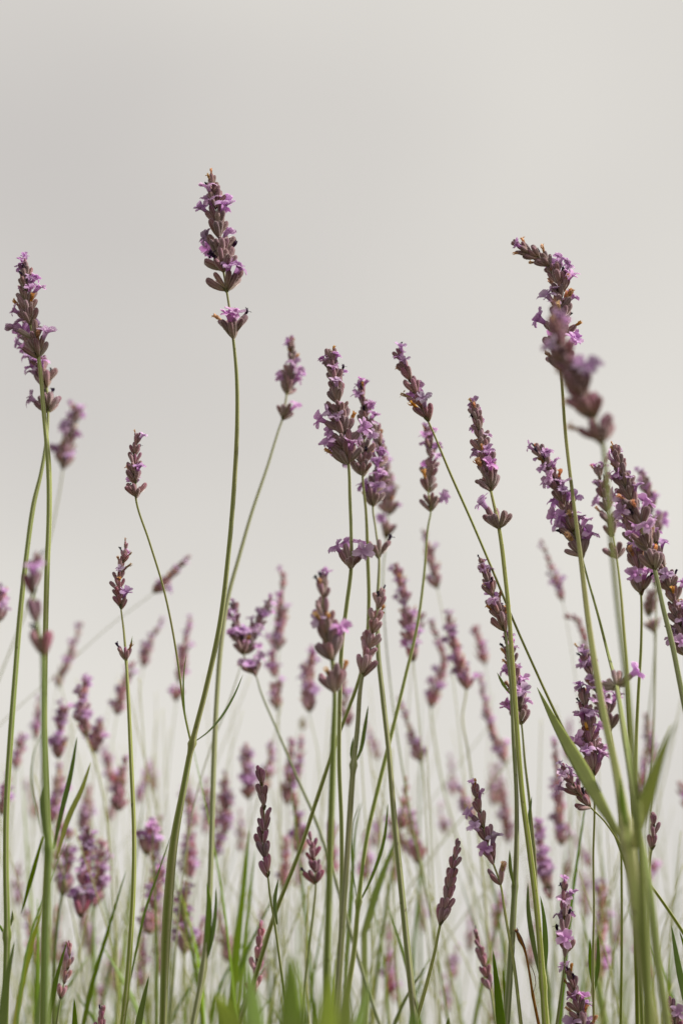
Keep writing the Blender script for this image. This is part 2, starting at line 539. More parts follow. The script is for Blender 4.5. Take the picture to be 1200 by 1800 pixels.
def fill(pts, w, d, slope):
    """complete (x, y[, w[, d]]) to (x, y, w, d): widths and depths interpolate along the line"""
    acc = [0.0]
    for a, b in zip(pts, pts[1:]): acc.append(acc[-1] + math.hypot(b[0] - a[0], b[1] - a[1]))
    def chan(i, default):
        known = [(acc[k], p[i]) for k, p in enumerate(pts) if len(p) > i and p[i] is not None]
        if not known: return [default] * len(pts)
        res = []
        for s in acc:
            if s <= known[0][0]: res.append(known[0][1])
            elif s >= known[-1][0]: res.append(known[-1][1])
            else:
                for (s0, v0), (s1, v1) in zip(known, known[1:]):
                    if s0 <= s <= s1: res.append(v0 + (v1 - v0) * (s - s0) / max(1e-6, s1 - s0)); break
        return res
    W, D = chan(2, w), chan(3, None)
    if D[0] is None:
        y0 = pts[0][1]
        D = [d * (1 - slope * (p[1] - y0)) for p in pts]
    return [(p[0], p[1], a, b) for p, a, b in zip(pts, W, D)]

def to_ground(pos, half, al):
    """carry a stalk on from the last traced point down to the soil"""
    p, q = pos[-1], pos[-min(6, len(pos))]
    T = (p - q).normalized()
    if T.z > -.25: T = Vector((T.x * .6, T.y * .6, -.6)).normalized()
    h = half[-1]
    z0 = p.z
    k = 8
    for i in range(1, k + 1):
        t = i / k
        dz = -(z0 + .004) * t
        run = (z0) * (t - .45 * t * t)
        pos.append(Vector((p.x + T.x / max(.35, -T.z) * run * .8, p.y + T.y / max(.35, -T.z) * run * .8, z0 + dz)))
        half.append(h * (1 + .25 * t)); al.append(1.0)

GREEN = (1, 1, 1)
def leaf(parent, root, pts, d, slope=0.0, w=8, turn=0.3, tint=GREEN, rr=rng, thick=.8, name='leaf', dry=False):
    """a narrow leaf along pts, base first, tip last; widest at about a third"""
    P = catmull(fill(pts, w, d, slope), 9)
    n = len(P)
    mb = MB()
    pos = [place(p[0], p[1], p[3]) for p in P]
    half = []
    for i, p in enumerate(P):
        t = i / (n - 1)
        prof = (.35 + .65 * math.sin(math.pi * min(1, t * 1.25 + .0) * .5)) * (max(0.0, 1 - max(0, t - .45) / .55) ** .62 * .96 + .04)
        half.append(px2m(p[2], p[3]) * .5 * prof)
    sweep(mb, pos, half, BLADE, turn, thick, rnd=rr.random())
    mb.v = [tuple(Vector(v) - root) for v in mb.v]
    return link(name, mb.mesh(name, [M_LEAF if not dry else M_STRAW]), parent, (0, 0, 0), color=tint)

def axis_quat(T, spin):
    return T.to_track_quat('Z', 'Y') @ Quaternion((0, 0, 1), spin)

THINGS = []
def lavender(label, path, head, d=1.0, bs=26, w=8, lone=(), n=8, f=.16, wf=.10, sf=.05, tilt=.72, far=False, slope=7e-5,
             tint=(1, 1, 1), stint=(1, 1, 1), gap=.76, parent=None, group=None, leaves=(), end=None, top=.62):
    """one flowering lavender stalk. path runs from the spike's tip down the stalk (photo px at distance d);
    head = y of the lowest whorl of the closed spike, lone = (y, buds) of separate whorls lower down"""
    rr = random.Random(label)
    bs *= 1.23
    f *= .95
    n = n + 1 if n > 6 else n
    P = catmull(fill(path, w, d, slope), 8 if not far else 14)
    pos = [place(p[0], p[1], p[3]) for p in P]
    acc = [0.0]
    for a, b in zip(P, P[1:]): acc.append(acc[-1] + math.hypot(b[0] - a[0], b[1] - a[1]))
    def idx_y(y):
        for i, p in enumerate(P):
            if p[1] >= y: return i
        return len(P) - 1
    ib = idx_y(head)
    # stalk: thin through the spike
    half, al = [], []
    for i, p in enumerate(P):
        k = 1.0 if i >= ib else (.35 + .55 * i / max(1, ib))
        half.append(px2m(p[2], p[3]) * .40 * k)
        al.append(min(1, max(0, (p[1] - 300) / 1500)))
    for lf in leaves:                                   # a swollen joint where leaves leave the stalk
        bx, by = lf['p'][0][:2]
        j = min(range(len(P)), key=lambda i: math.hypot(P[i][0] - bx, P[i][1] - by))
        if math.hypot(P[j][0] - bx, P[j][1] - by) < 15:
            for i in range(max(0, j - 2), min(len(P), j + 3)): half[i] *= 1 + .28 * math.exp(-((i - j) / 1.0) ** 2)
    spos, shalf, sal = list(pos), list(half), list(al)
    if parent is None and end is None: to_ground(spos, shalf, sal)
    base = Vector((spos[-1].x, spos[-1].y, 0.0)) if end is None else spos[-1]
    if parent is None:
        root = link('lavender', None, None, base)
        root['label'] = label; root['category'] = 'lavender'
        if group: root['group'] = group
    else:
        root = parent; base = parent.location.copy()
    mb = MB()
    sweep(mb, spos, shalf, SQUARE8 if far else SQUARE, rr.uniform(0, 1.5), 1.0, sal)
    mb.v = [tuple(Vector(v) - base) for v in mb.v]
    link('stalk' if parent is None else 'side_stalk', mb.mesh('stalk', [M_STEM]), root, color=stint)

    def whorl(i, nb, size_px, tl, fl, spin=None):
        T = (pos[max(i - 2, 0)] - pos[min(i + 2, len(pos) - 1)]).normalized()
        S = px2m(size_px, P[i][3])
        q = axis_quat(T, rr.uniform(0, 6.28) if spin is None else spin)
        if far:
            link('whorl', far_whorl(rr, nb, tl, fl), root, pos[i] - base, q, S * rr.uniform(.92, 1.08), tint)
            return
        e = link('whorl', None, root, pos[i] - base)
        a0, lay = whorl_layout(rr, nb, tl)
        M0 = q.to_matrix().to_4x4()
        neck = half[i] / S * .8
        for s in (0, 1):
            m = M0 @ Matrix.Rotation(a0 + s * math.pi, 4, 'Z')
            link('bract', rr.choice(BRACTS), e, (0, 0, 0), m.to_quaternion(), S * rr.uniform(.55, .8) * (1 + neck * .5), tint)
        hot = rr.uniform(0, 6.28)
        for az, t_, sz in lay:
            m = M0 @ bud_matrix(az, t_, neck)
            m = m @ Matrix.Rotation(rr.uniform(-.25, .25), 4, 'Z')
            loc = (M0 @ Matrix.Rotation(az, 4, 'Z')) @ Vector((neck * S, 0, rr.uniform(-.10, .30) * S))
            qq = m.to_quaternion()
            link('bud', rr.choice(BUDS), e, loc, qq, (S * sz * rr.uniform(.92, 1.12), S * sz * rr.uniform(.92, 1.12), S * sz), tint)
            x = rr.random() * (1.5 - .9 * math.cos(az - hot))
            tipl = loc + qq.to_matrix() @ Vector((-.07 * S * sz, 0, .93 * S * sz))
            if x < fl: link('flower', rr.choice(FLOWERS), e, tipl, qq @ Quaternion((0, 0, 1), rr.uniform(0, 6.28)), S * rr.uniform(1.0, 1.3))
            elif rr.random() < wf: link('withered_flower', rr.choice(WITHERS), e, tipl, qq @ Quaternion((0, 0, 1), rr.uniform(0, 6.28)), S * rr.uniform(1.1, 1.6))
            elif rr.random() < sf: link('shrivelled_flower', rr.choice(SHRIVELS), e, tipl, qq @ Quaternion((0, 0, 1), rr.uniform(0, 6.28)), S * rr.uniform(.9, 1.2))

    Ls = acc[ib]
    s = Ls
    kk = 0
    while s > bs * .62:
        fr = 1 - s / max(1, Ls)
        i = min(range(ib + 1), key=lambda j: abs(acc[j] - s))
        sz = bs * (1 - (1 - top) * fr)
        nb = max(3, round(n * (1 - .45 * fr) + rr.uniform(-.6, .6)))
        whorl(i, nb, sz, tilt * (1 - .45 * fr), f * (1.2 if kk % 2 else .8))
        s -= bs * gap * (1 - .25 * fr) * rr.uniform(.85, 1.1)
        kk += 1
    whorl(min(range(ib + 1), key=lambda j: abs(acc[j] - bs * top * .72)), 4, bs * top * .85, .30, f)
    for item in lone:
        y, nb = item[0], item[1]
        fl = item[2] if len(item) > 2 else f * .6
        whorl(idx_y(y), nb + 2 if nb > 4 else nb, bs, tilt * .98, fl)
    for lf in leaves:
        leaf(root, base, lf['p'], lf.get('d', d), lf.get('slope', 0), lf.get('w', 8), lf.get('turn', .35), lf.get('tint', GREEN), rr, name='leaf', dry=lf.get('dry', False))
    THINGS.append(root)
    return root

# ------------------------------------------------------------------ the setting
mb = MB()
R_, seg = 900.0, 48
rings = [0, 1, 3, 10, 40, 150, R_]
vs = [(0, 0, 0)]
for r in rings[1:]:
    for k in range(seg): vs.append((r * math.cos(2 * math.pi * k / seg), r * math.sin(2 * math.pi * k / seg), 0))
fs = [(0, 1 + k, 1 + (k + 1) % seg) for k in range(seg)]
for j in range(len(rings) - 2):
    o = 1 + j * seg
    for k in range(seg): fs.append((o + k, o + seg + k, o + seg + (k + 1) % seg, o + (k + 1) % seg))
mb.add(vs, fs, [(0, 0, 0)] * len(vs))
ground = link('ground', mb.mesh('ground', [M_GROUND]))
ground['kind'] = 'structure'

# ------------------------------------------------------------------ lavender in or near the plane of focus
G1 = 'tall lavender stalks around the plane of focus'
tall = lavender('tallest lavender spike, standing alone against the sky on a stalk forked lower down',
    [(372, 312), (381, 375), (387, 440), (396, 495), (403, 540, 5), (409, 586, 6), (416, 660, 8), (417, 740, 9), (412, 850, 10), (401, 980, 10), (387, 1095, 11), (362, 1212, 11),
     (338, 1307, 12), (322, 1390, 14), (306, 1480, 18), (295, 1600, 21), (290, 1700, 18), (287, 1800, 16)],
    472, d=1.0, bs=31, lone=[(505, 5), (588, 8, .05)], n=11, f=.19, wf=.11, slope=1e-5, group=G1, tilt=.88,
    leaves=[dict(p=[(340, 1305), (362, 1290), (388, 1262), (412, 1222), (427, 1186)], w=9, d=1.02, turn=.9),
            dict(p=[(335, 1306), (325, 1255), (323, 1190), (328, 1148)], w=6, d=1.01, turn=.8)])
lavender('tallest lavender spike side branch',
    [(241, 766), (237, 810), (238, 850), (240, 882), (262, 950), (287, 1032), (303, 1105), (317, 1195), (323, 1245), (336, 1307)],
    868, d=1.03, bs=21, w=5, n=7, f=.06, parent=tall, slope=2e-5, tint=(1.0, .85, .98))
lavender('lavender spike by the left edge with lilac tip, its stalk in front of another',
    [(46, 460), (47, 520), (56, 580), (68, 627, 7), (77, 720, 8), (86, 820, 10), (87, 900, 10), (83, 1010, 10), (80, 1140, 10), (79, 1280, 10), (83, 1400, 11), (85, 1480, 12), (80, 1600, 12), (76, 1800, 13)],
    627, d=.98, bs=27, n=9, f=.34, slope=3e-5, group=G1)
lavender('lavender spike by the left edge half hidden behind a sharper one, loose lower whorls',
    [(42, 560), (50, 600), (70, 645), (84, 690), (85, 722, 5), (83, 765, 6), (73, 830, 7), (60, 885, 9), (48, 970, 9), (36, 1080, 10), (28, 1180, 10), (19, 1300, 11), (12, 1420, 11), (11, 1520, 11), (13, 1640, 12), (9, 1800, 13)],
    672, d=1.10, bs=26, lone=[(722, 7)], n=8, f=.30, slope=5e-5, group=G1,
    leaves=[dict(p=[(13, 1640), (22, 1615), (22, 1600)], w=7), dict(p=[(12, 1650), (3, 1632), (-4, 1622)], w=6)])
lavender('blurred small lavender spike right of the left edge pair, against grey cloud',
    [(134, 716), (126, 750), (116, 790), (111, 824), (104, 870, 3), (85, 960, 3), (60, 1040, 3), (20, 1140, 3), (-20, 1240, 3)],
    792, d=1.65, bs=23, lone=[(824, 6)], n=8, f=.3, far=True, w=3)
lavender('slim blurred lavender spike between the tallest one and the centre spike',
    [(513, 602), (512, 640), (504, 692), (496, 738, 4), (491, 752, 4), (470, 820, 5), (443, 900, 6), (420, 980, 7), (401, 1050, 8), (390, 1120, 9), (381, 1230, 9), (376, 1340, 10), (372, 1480, 10), (367, 1600, 11), (358, 1700, 12), (340, 1800, 12)],
    692, d=1.24, bs=21, lone=[(738, 7)], n=7, f=.22, slope=9e-5, group=G1,
    leaves=[dict(p=[(362, 1700), (366, 1640), (368, 1590), (364, 1552)], w=13, d=1.12), dict(p=[(352, 1720), (372, 1650), (379, 1600), (380, 1560)], w=10, d=1.12)])
lavender('sharp centre lavender spike above a separate open whorl of lilac flowers',
    [(581, 616), (590, 680), (600, 750), (612, 813, 7), (615, 880, 8), (617, 940, 8), (617, 998, 9), (609, 1065, 10), (601, 1130, 10), (597, 1230, 10), (596, 1340, 10), (600, 1450, 10), (600, 1600, 11), (594, 1800, 12)],
    808, d=1.0, bs=28, lone=[(996, 9, .5)], n=12, f=.24, wf=.08, slope=2e-5, group=G1, tilt=.85, gap=.66)
lavender('lavender spike tucked behind the right of the sharp centre spike, stalk slanting left below',
    [(634, 677), (641, 730), (639, 790), (637, 836, 5), (643, 900, 6), (646, 980, 8), (648, 1060, 8), (643, 1140, 8), (632, 1190, 8), (593, 1297, 8), (560, 1395, 9), (525, 1500, 9), (482, 1610, 10), (443, 1735, 11), (410, 1830, 11)],
    834, d=1.09, bs=24, n=8, f=.3, slope=2e-5, group=G1)
lavender('loose lavender spike behind the centre pair with a lone whorl on straight stalk',
    [(655, 742), (668, 785), (663, 840), (655, 890, 4), (660, 930, 4), (666, 980, 5), (664, 1050, 7), (664, 1140, 9), (672, 1220, 10), (683, 1320, 10), (692, 1430, 11), (702, 1530, 12), (715, 1660, 13), (729, 1800, 14)],
    890, d=1.14, bs=24, lone=[(980, 7, .05)], n=8, f=.32, slope=1.2e-4, group=G1)
lavender('blurred lilac lavender spike peeping out right of the centre pair',
    [(672, 800), (681, 850), (682, 903, 3), (679, 945, 3), (673, 1010, 3), (680, 1150, 3), (715, 1400, 4), (755, 1600, 5), (788, 1800, 5)],
    903, d=1.45, bs=22, lone=[(945, 5)], n=8, f=.4, far=True)
lavender('near lavender spike below the centre, slightly blurred with big mauve buds',
    [(570, 1014), (568, 1060), (577, 1120), (584, 1163), (588, 1215, 9), (586, 1300, 13), (583, 1400, 14), (580, 1500, 14), (576, 1650, 15), (572, 1800, 17)],
    1160, d=.84, bs=32, lone=[(1215, 7, .0)], n=7, f=.18, slope=2e-5, group=G1, tint=(1.12, 1.1, 1.15), stint=(.85, .95, .75))
lavender('pale budded lavender spike leaning right, below the open lilac whorl',
    [(672, 1034), (662, 1078), (650, 1130), (637, 1186, 7), (633, 1210, 8), (628, 1280, 9), (621, 1345, 10), (615, 1430, 11), (607, 1550, 11), (600, 1650, 12), (592, 1760, 12), (588, 1800, 12)],
    1182, d=.93, bs=27, n=9, f=.02, wf=.03, slope=2e-5, group=G1, tint=(1.35, 1.25, 1.30),
    leaves=[dict(p=[(622, 1345), (634, 1318), (641, 1280), (647, 1240)], w=9, d=.93), dict(p=[(620, 1346), (617, 1325), (621, 1295)], w=6, d=.93)])
lavender('short lavender spike leaning left with lilac top on a long slanting thin stalk',
    [(699, 612), (713, 650), (733, 695), (752, 740, 4), (760, 758, 4), (790, 830, 5), (830, 920, 5), (867, 1007, 5), (900, 1087, 5), (940, 1177, 5), (987, 1277, 6), (1035, 1370, 7), (1085, 1478, 8), (1110, 1560, 9), (1118, 1700, 10), (1120, 1800, 10)],
    737, d=1.04, bs=26, n=6, f=.30, slope=2e-5, group=G1, tint=(1.05, .88, .98), tilt=.6)
lavender('blurred lavender spike right of the centre under the short leaning one, curved stalk',
    [(751, 755), (757, 800), (752, 863, 4), (757, 897, 4), (752, 925, 5), (745, 1010, 6), (733, 1100, 7), (712, 1190, 8), (694, 1265, 9), (668, 1370, 10), (645, 1470, 10), (630, 1585, 11), (621, 1680, 12), (606, 1770, 13), (598, 1820, 13)],
    862, d=1.17, bs=22, lone=[(897, 7)], n=7, f=.24, slope=1e-4, group=G1,
    leaves=[dict(p=[(632, 1586), (652, 1545), (674, 1480), (682, 1412)], w=9, d=1.08, turn=.6), dict(p=[(628, 1584), (620, 1530), (620, 1450), (632, 1410)], w=6, d=1.12, turn=.9)])
lavender('sharp lavender spike right of centre, lilac sprays over a lower whorl',
    [(833, 706), (843, 760), (853, 815), (862, 862, 5), (876, 926, 7), (882, 965, 8), (887, 1010, 8), (893, 1067, 8), (900, 1167, 9), (907, 1267, 9), (917, 1393, 10), (930, 1493, 11), (943, 1600, 11), (952, 1710, 12), (958, 1800, 14)],
    860, d=1.0, bs=26, lone=[(926, 8, .15)], n=9, f=.26, wf=.14, slope=2e-5, group=G1, tilt=.82, gap=.7,
    leaves=[dict(p=[(950, 1722), (938, 1665), (928, 1600), (927, 1552)], w=11, d=.99, turn=.3), dict(p=[(953, 1735), (958, 1670), (955, 1610), (949, 1575)], w=12, d=.985, turn=.2)])
lavender('lavender spike leaning left against the stalk of the sharp right spike',
    [(846, 988), (864, 1040), (880, 1090), (887, 1110, 5), (893, 1160, 6), (898, 1210, 7), (902, 1300, 8), (907, 1400, 8), (907, 1500, 10), (902, 1600, 12), (895, 1720, 13), (889, 1800, 14)],
    1108, d=1.03, bs=24, n=8, f=.18, slope=4e-5, group=G1, tint=(1.1, 1.05, 1.08),
    leaves=[dict(p=[(903, 1560), (897, 1530), (895, 1494)], w=8, d=1.0)])
lavender('lavender spike behind two parallel stalks right of centre, small leaf at its side',
    [(893, 1120), (898, 1160), (908, 1215), (916, 1272, 4), (922, 1340, 5), (930, 1410, 6), (938, 1500, 7), (945, 1620, 8), (962, 1800, 9)],
    1270, d=1.06, bs=24, n=8, f=.26, slope=4e-5, group=G1,
    leaves=[dict(p=[(898, 1222), (884, 1203), (873, 1182)], w=7, d=1.03), dict(p=[(936, 1490), (929, 1450), (934, 1400)], w=8, d=1.04)])
lavender('top right lavender spike bent over to the left, broad leaf low on its stalk',
    [(902, 424), (932, 446), (966, 468), (984, 505), (984, 560), (984, 630), (988, 690, 7, .985), (993, 760, 8, .98), (1002, 840, 8, .96), (1012, 920, 9, .94), (1022, 1000, 11, .92), (1033, 1090, 13, .89), (1045, 1170, 15, .86), (1061, 1260, 16, .83), (1081, 1350, 18, .80),
     (1097, 1440, 26, .77), (1108, 1520, 28, .75), (1120, 1620, 27, .73), (1133, 1720, 25, .72), (1147, 1800, 24, .71)],
    640, d=.99, bs=29, n=11, f=.18, wf=.16, group=G1, slope=0, tilt=.85, stint=(.68, .70, .48),
    leaves=[dict(p=[(1096, 1482, 18, .77), (1062, 1425, 30, .80), (1015, 1340, 30, .87), (972, 1265, 22, .94), (943, 1208, 14, .98)], w=28, turn=.25, tint=(.95, .9, .55)),
            dict(p=[(1112, 1490, 30, .74), (1128, 1430, 34, .72), (1150, 1360, 26, .69), (1172, 1300, 20, .67), (1188, 1268, 12, .66)], w=28, turn=.2, tint=(1.7, 1.4, 2.2)),
            dict(p=[(1100, 1450, 16, .76), (1093, 1410, 14, .77), (1090, 1366, 10, .78)], w=14, turn=.5)])
lavender('large out of focus lavender spike crossing in front of the bent top right one',
    [(972, 548), (984, 600), (1000, 645), (1022, 690), (1042, 735), (1058, 778, 8), (1063, 820, 9), (1068, 880, 10), (1075, 970, 9), (1086, 1080, 9), (1098, 1180, 10), (1112, 1320, 12), (1122, 1450, 14), (1128, 1560, 16), (1140, 1800, 18)],
    735, d=.70, bs=37, lone=[(775, 7, .1)], n=9, f=.25, gap=.6, tilt=.8, slope=1e-5, group=G1, tint=(1.1, .95, 1.05), stint=(.75, .78, .58))
lavender('sharp lavender spike right of the sharp right spike, lilac flowers down its left side',
    [(942, 786), (966, 828), (985, 872), (1004, 925), (1022, 980, 4), (1030, 1010, 4), (1050, 1080, 5), (1068, 1150, 6, .96), (1083, 1208, 8, .90), (1094, 1275, 11, .86), (1108, 1365, 13, .82), (1120, 1450, 14, .80), (1140, 1560, 15, .78), (1154, 1680, 15, .77), (1172, 1800, 16, .76)],
    978, d=.98, bs=28, lone=[(1206, 7, .15)], n=7, f=.36, wf=.11, slope=0, group=G1, tilt=.78, stint=(.78, .82, .62))
lavender('lavender spike partly covered by a blurred stalk, pale lower whorl, right side',
    [(1050, 826), (1063, 880), (1076, 942, 3), (1083, 982, 4), (1090, 1040, 5), (1096, 1117, 6), (1100, 1167, 6), (1104, 1250, 7), (1110, 1370, 8), (1115, 1500, 9), (1120, 1650, 9), (1126, 1800, 10)],
    940, d=1.12, bs=24, lone=[(980, 6, .0)], n=7, f=.2, slope=6e-5, group=G1)
lavender('dense lavender spike near the right edge, leaning left, in front of its neighbours',
    [(1080, 784), (1095, 840), (1110, 885), (1126, 925, 7), (1139, 968, 8), (1150, 1003, 8), (1165, 1070, 9), (1180, 1130, 10), (1192, 1190, 10), (1206, 1260, 11), (1222, 1340, 11)],
    922, d=.96, bs=27, lone=[(968, 7, .2), (1002, 8, .05)], n=9, f=.20, slope=2e-5, group=G1)
lavender('lavender spike near the right edge half behind the dense leaning one, vertical stalk',
    [(1092, 845), (1106, 910), (1118, 968), (1123, 1004, 5), (1126, 1046, 5), (1126, 1130, 6), (1121, 1220, 7), (1117, 1310, 8), (1115, 1420, 9), (1120, 1600, 9), (1128, 1800, 10)],
    1002, d=1.05, bs=25, lone=[(1046, 6, .3)], n=8, f=.30, slope=4e-5, group=G1)
lavender('blurred lilac lavender spike behind the dense one near the right edge',
    [(1126, 828), (1142, 885), (1150, 945), (1152, 990, 3), (1150, 1200, 4), (1140, 1500, 5), (1138, 1800, 5)],
    940, d=1.35, bs=23, n=8, f=.45, far=True)
lavender('lavender spike running off the right edge below the dense leaning one',
    [(1140, 915), (1158, 975), (1176, 1030), (1192, 1085), (1206, 1150, 6), (1215, 1220, 7), (1225, 1400, 8)],
    1145, d=1.03, bs=26, n=9, f=.22, slope=2e-5, group=G1)
lavender('small dark blurred lavender whorls hanging behind the right edge stalks',
    [(1152, 1012), (1146, 1050), (1140, 1082), (1149, 1112, 3), (1147, 1180, 3), (1138, 1270, 3), (1132, 1500, 4), (1130, 1800, 5)],
    1080, d=1.5, bs=19, lone=[(1112, 6, .0)], n=5, f=.08, far=True)
lavender('sharp lavender spike with lilac flowers above the broad leaf on the right',
    [(1024, 1212), (1029, 1260), (1036, 1300), (1043, 1362, 4), (1044, 1430, 5), (1042, 1500, 5), (1043, 1600, 5), (1041, 1700, 6), (1043, 1800, 6)],
    1360, d=1.02, bs=29, n=8, f=.30, slope=3e-5, group=G1, tint=(1.0, .85, .95), tilt=.66,
    leaves=[dict(p=[(1042, 1740), (1037, 1690), (1036, 1650)], w=10, d=1.05), dict(p=[(1043, 1745), (1050, 1700), (1050, 1640)], w=9, d=1.08)])
lavender('lavender spike with lilac flowers crossed by a thick blurred stalk on the right',
    [(1022, 1140), (1040, 1188), (1058, 1232), (1072, 1285, 4), (1080, 1340, 4), (1088, 1420, 5), (1092, 1600, 6), (1090, 1800, 7)],
    1280, d=1.10, bs=24, n=8, f=.34, slope=3e-5, group=G1)
lavender('lavender spike drooping left under the broad leaf, lilac flowers at its tip',
    [(990, 1350), (1008, 1383), (1036, 1418, 4), (1060, 1442, 4), (1096, 1494, 5), (1122, 1530, 6), (1155, 1573, 7), (1200, 1640, 8), (1240, 1710, 9)],
    1416, d=1.0, bs=25, n=6, f=.55, slope=0, group=G1, tint=(.9, .75, .85))
lavender('slender lavender spike low right of centre with open buds and two lower ones',
    [(833, 1376), (841, 1420), (852, 1465), (866, 1517), (879, 1554, 4), (885, 1592, 5), (893, 1640, 5), (902, 1690, 6), (915, 1800, 7)],
    1515, d=1.0, bs=26, lone=[(1552, 4, .0)], n=5, f=.22, slope=1e-5, group=G1, tint=(1.0, .85, .95), gap=.95, tilt=.6)
lavender('unopened budded lavender spike low in the middle, leaning right',
    [(804, 1484), (797, 1520), (786, 1575), (773, 1626, 5), (762, 1680, 6), (748, 1735, 7), (733, 1790, 7)],
    1624, d=1.0, bs=25, n=6, f=.0, wf=.0, sf=.0, slope=0, group=G1, tint=(1.12, .98, 1.15), gap=.68, tilt=.52)
lavender('small lavender spike with large lilac flowers and dark dried ones, low right',
    [(992, 1551), (992, 1600), (992, 1650), (992, 1688, 5), (986, 1740, 6), (978, 1800, 7)],
    1672, d=1.0, bs=28, n=4, f=.32, wf=.0, sf=.3, slope=0, group=G1, tint=(1.05, .88, .98), tilt=.52, gap=.95)
lavender('lavender spike with orange withered flowers at the bottom edge, right',
    [(998, 1704), (1006, 1735), (1020, 1785), (1030, 1830, 6), (1036, 1900, 6)],
    1825, d=1.0, bs=26, n=6, f=.22, wf=.3, slope=0, group=G1, tint=(.85, .72, .78))
lavender('dark budded slender lavender spike in focus, low left of centre',
    [(457, 1352), (461, 1390), (465, 1440), (463, 1482), (467, 1515, 4), (471, 1541, 4), (474, 1570, 5), (483, 1625, 5), (492, 1690, 6), (500, 1750, 6), (506, 1800, 7)],
    1512, d=1.0, bs=26, lone=[(1541, 3, .0)], n=4, f=.0, wf=.0, sf=.0, slope=0, group=G1, tint=(.88, .74, .94), gap=.76, tilt=.48, top=.75,
    leaves=[dict(p=[(487, 1625), (483, 1585), (489, 1545)], w=9, d=1.0, tint=(.9, .85, .8))])
lavender('pinkish slender budded lavender spike at the bottom behind a slanting stalk',
    [(459, 1626), (456, 1655), (452, 1690), (449, 1716, 4), (446, 1742, 4), (443, 1770, 4), (440, 1830, 4)],
    1712, d=1.10, bs=23, lone=[(1745, 4, .0)], n=4, f=.0, wf=.0, sf=.0, slope=0, group=G1, tint=(1.45, 1.1, 1.35), tilt=.45)
lavender('slim lavender spike left of the forked stalk, leafy whorl below it',
    [(222, 958), (216, 990), (209, 1022), (213, 1070, 3), (218, 1110, 4), (222, 1160, 5), (227, 1250, 7), (231, 1340, 8), (236, 1470, 8), (235, 1560, 9), (230, 1650, 10), (223, 1740, 11), (216, 1800, 11)],
    1066, d=1.06, bs=19, lone=[(1160, 5, .1)], n=6, f=.12, slope=6e-5, group=G1, tint=(1.1, .88, 1.0),
    leaves=[dict(p=[(223, 1160), (229, 1142), (233, 1118)], w=5, d=1.05), dict(p=[(222, 1760), (238, 1680), (256, 1600), (280, 1530), (302, 1465)], w=7, d=1.1, turn=.6)])
lavender('dim lavender spike behind the stalk bundle low in the middle',
    [(545, 1468), (551, 1505), (555, 1552, 4), (551, 1600, 5), (545, 1650, 5), (537, 1720, 6), (529, 1800, 7)],
    1550, d=1.14, bs=22, n=6, f=.0, wf=.03, slope=2e-5, group=G1, tint=(.95, .7, .9))
lavender('near out of focus lavender whorls on the left edge stalk, mauve',
    [(68, 975), (58, 1012), (60, 1060), (66, 1100), (75, 1150, 9), (77, 1200, 11), (77, 1300, 12), (81, 1420, 13), (86, 1500, 14), (83, 1620, 15), (80, 1800, 17)],
    1085, d=.72, bs=34, lone=[(1142, 6, .0)], n=4, f=.05, wf=.0, slope=1e-5, group=G1, tint=(1.1, .85, 1.05), tilt=.55, gap=1.0, stint=(.85, .95, .75),
    leaves=[dict(p=[(84, 1490), (66, 1430), (56, 1370), (60, 1325), (73, 1288)], w=7, d=.8, turn=.9),
            dict(p=[(95, 1492), (108, 1430), (125, 1360), (136, 1295)], w=12, d=.9, turn=.35),
            dict(p=[(100, 1510), (120, 1440), (145, 1385), (160, 1340)], w=13, d=1.15, turn=.4, tint=(2.0, 1.5, 2.6)),
            dict(p=[(82, 1482), (77, 1440), (74, 1405), (80, 1370)], w=12, d=.86, turn=.6, tint=(.8, .85, .7)),
            dict(p=[(76, 1470), (62, 1520), (48, 1570), (38, 1606)], w=10, d=.9, turn=.5, tint=(.75, .8, .7))])
lavender('twin headed lavender cluster left of centre, its left spike, splayed lower whorl',
    [(412, 1064), (417, 1105), (428, 1150), (450, 1188, 3), (458, 1215, 4), (490, 1290, 5), (520, 1362, 6), (548, 1425, 7), (575, 1500, 8), (602, 1590, 8), (640, 1720, 8), (670, 1810, 8)],
    1150, d=1.28, bs=20, lone=[(1186, 8, .1)], n=8, f=.38, slope=6e-5, group=G1)
lavender('lavender spike leaning right out of the twin headed cluster left of centre',
    [(478, 1050), (458, 1088), (437, 1130), (424, 1168, 2), (404, 1230, 3), (372, 1310, 3), (345, 1400, 3), (320, 1550, 4), (300, 1800, 4)],
    1140, d=1.34, bs=19, n=7, f=.4, far=True)
lavender('withered brown lavender stalk with a dark curled head, low right',
    [(907, 1634), (912, 1648), (921, 1668, 4), (928, 1700, 4), (936, 1750, 5), (946, 1800, 6)],
    1640, d=1.0, bs=10, n=3, f=0, wf=.4, sf=.5, slope=0, group=G1, tint=(.35, .25, .2), stint=(1.1, .52, .55),
    leaves=[dict(p=[(922, 1668), (913, 1650), (906, 1632)], w=11, d=1.0, dry=True), dict(p=[(936, 1748), (941, 1728), (936, 1705), (928, 1690)], w=3, d=1.0, turn=1.0, dry=True)])
lavender('budded lavender spike low right of centre among leaves, blurred, leaning left',
    [(836, 1640), (845, 1675), (854, 1710), (861, 1738, 4), (866, 1770, 4), (872, 1810, 4)],
    1735, d=1.13, bs=22, n=5, f=.0, wf=.0, slope=0, group=G1, tint=(1.15, .9, 1.1), tilt=.45)
lavender('lavender buds cut by the bottom edge in the right corner',
    [(1174, 1753), (1183, 1785), (1192, 1825, 5), (1198, 1880, 5)], 1822, d=1.0, bs=24, n=5, f=.1, wf=0, slope=0, group=G1, tint=(1.25, .95, 1.2), tilt=.5)
